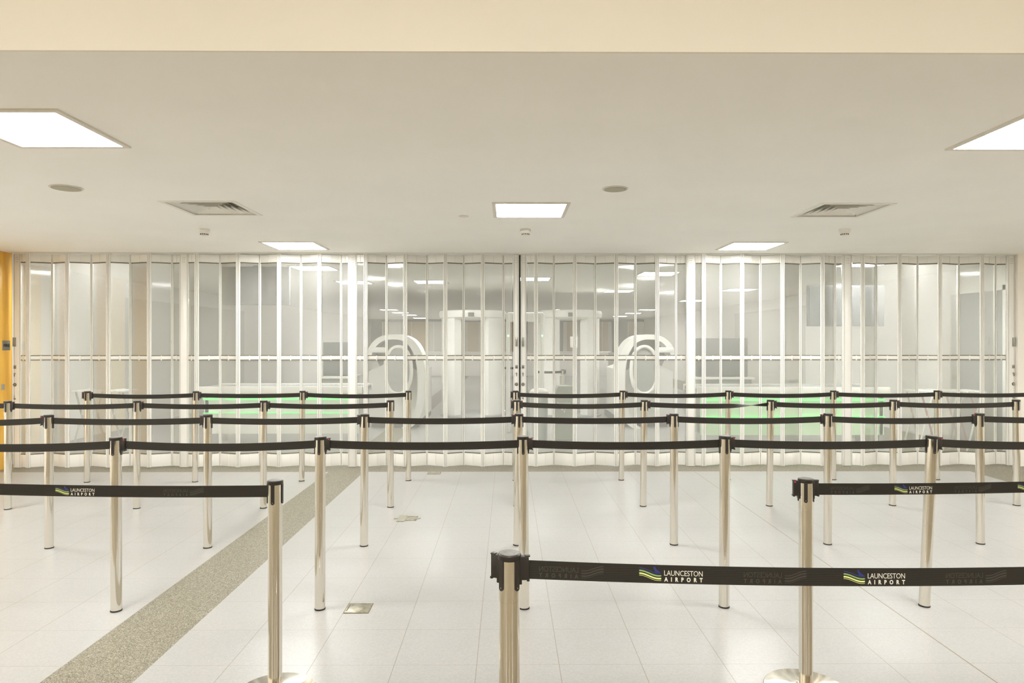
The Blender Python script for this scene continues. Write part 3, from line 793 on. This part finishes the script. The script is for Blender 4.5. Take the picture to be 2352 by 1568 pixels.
cabinet(3.75, 11.6, .95, .7, .95, 1.62, 'dark operator console behind the right shutter, beyond the roller lane')
cabinet(-3.05, 11.9, .55, .7, .95, 1.55, 'dark operator console behind the left shutter, beyond the roller lane')
def screen(px0, px1, py0, py1, d, label):
    a = W(px0, py1, d); b = W(px1, py0, d); t = thing('hanging_screen', label, 'screen', ((a.x+b.x)/2, a.y, (a.z+b.z)/2), 0, 'flat screens hung from the ceiling')
    w2, h2 = (b.x-a.x)/2, (b.z-a.z)/2
    MB().box(-w2, 0, -h2, w2, .06, h2, M_machd, .006).build('casing', t)
    MB().box(-w2+.02, -.004, -h2+.02, w2-.02, .001, h2-.02, M_screen).build('display', t)
    MB().box(-.03, .05, h2-.2, .03, .09, CEIL-(a.z+b.z)/2, M_machg).build('bracket', t)
screen(1856, 2032, 655, 749, 9.7, 'dark flat screen hanging behind the right shutter')
screen(502, 664, 612, 700, 9.7, 'dark flat screen hanging behind the left shutter')
# bins
p = W(1298, 900, 10.4)
t = thing('recycling_bin', 'grey-green recycling bin behind the shutters, right of the central gap', 'bin', (p.x, p.y, 0))
MB().prism([(-.155, .06), (.155, .06), (.165, .74), (-.165, .74)], -.15, .15, M_bin).build('body', t)
MB().prism([(-.165, 0), (.165, 0), (.165, .05), (-.165, .05)], -.16, .16, M_machg).build('base', t)
MB().prism([(-.17, .75), (.17, .75), (.12, .88), (-.12, .88)], -.16, .16, M_bin).build('lid', t)
q = MB(); fnb = lambda u, v, s: Vector((u, -.151, v))
add_text(q, 'Recycling', -.13, .60, .07, .64, 0, M_print, fnb)
for k in range(3):
    a = 2*math.pi*k/3+.5; c = Vector((-.03+.03*math.cos(a), .52+.03*math.sin(a)))
    pts = [(c.x+.022*math.cos(a+x_), c.y+.022*math.sin(a+x_)) for x_ in (.6, 2.2, 3.6)]
    q._tag([q.bm.faces.new([q.bm.verts.new((u, -.151, v)) for u, v in pts])], M_print)
q.build('lettering', t)
p = W(1238, 900, 10.6)
t = thing('waste_bin', 'pale lined waste bin just left of the recycling bin', 'bin', (p.x, p.y, 0))
q = MB(); q.lathe([(.11, 0), (.13, .02), (.145, .70), (.15, .72), (.13, .72)], M_clear, 28); q.build('body', t)
MB().lathe([(.148, .70), (.155, .72), (.148, .78), (.10, .82)], M_mach, 28).build('liner', t)
# two posts with a belt inside the hall
for px, d, lab in ((1150, 15.2, 'distant belt post behind the left shutter beside the central gap'), (1293, 13.2, 'distant belt post behind the right shutter, above the recycling bin')):
    p = W(px, 900, d); tp = post(Vector((p.x, p.y, 0)), HR, 0, .3, lab, True, 'belt posts in the hall behind')
    A = Vector((p.x, p.y, BZ)); e = A+Vector((-.55 if px > 1200 else .50, 0, 0)); belt(tp, A, e, .01)
    clip(tp, HR, (1 if px > 1200 else -1, 0))
# folding cross-leg stands near both ends of the shutters
def xstand(px, d, label, m2):
    p = W(px, 900, d); t = thing('folding_stand', label, 'folding stand', (p.x, p.y, 0), 0, 'folding cross-leg stands')
    for s_, m_, nm in ((1, M_whitegrey, 'leg'), (-1, m2, 'leg')):
        for y_ in (0, .35):
            MB().tube([(-.135*s_, y_, .012), (.085*s_, y_, .86)], .013, m_, 8).build(nm, t)
    q = MB()
    for x_ in (-.085, .085): q.box(x_-.045, -.03, .85, x_+.045, .38, .875, M_mach, .004)
    q.build('top_rail', t)
xstand(2130, 9.35, 'leftmost of the cross-leg stands behind the right end of the shutters', M_pinkwood)
xstand(2186, 9.4, 'middle cross-leg stand behind the right end of the shutters', M_pinkwood)
xstand(2242, 9.35, 'rightmost cross-leg stand behind the right end of the shutters', M_pinkwood)
xstand(188, 9.45, 'left cross-leg stand behind the left end of the shutters', M_machg)
xstand(262, 9.45, 'right one of the two cross-leg stands behind the left end of the shutters', M_machg)
# notice sheet and counters far in the hall
MB().box(-.02, -.665, 1.44, .13, -.662, 1.66, M_paper).box(.05, -.664, 1.66, .056, -.661, 2.07, M_machg).build('notice_sheet', rbs)
t = thing('counter', 'long pale counter across the far end of the hall', 'counter', (0, 30, 0))
MB().box(-4.5, 0, 0, 4.5, .8, 1.05, M_rearwall, .02).build('body', t); MB().box(-4.6, -.05, 1.05, 4.6, .85, 1.10, M_mach, .01).build('top', t)
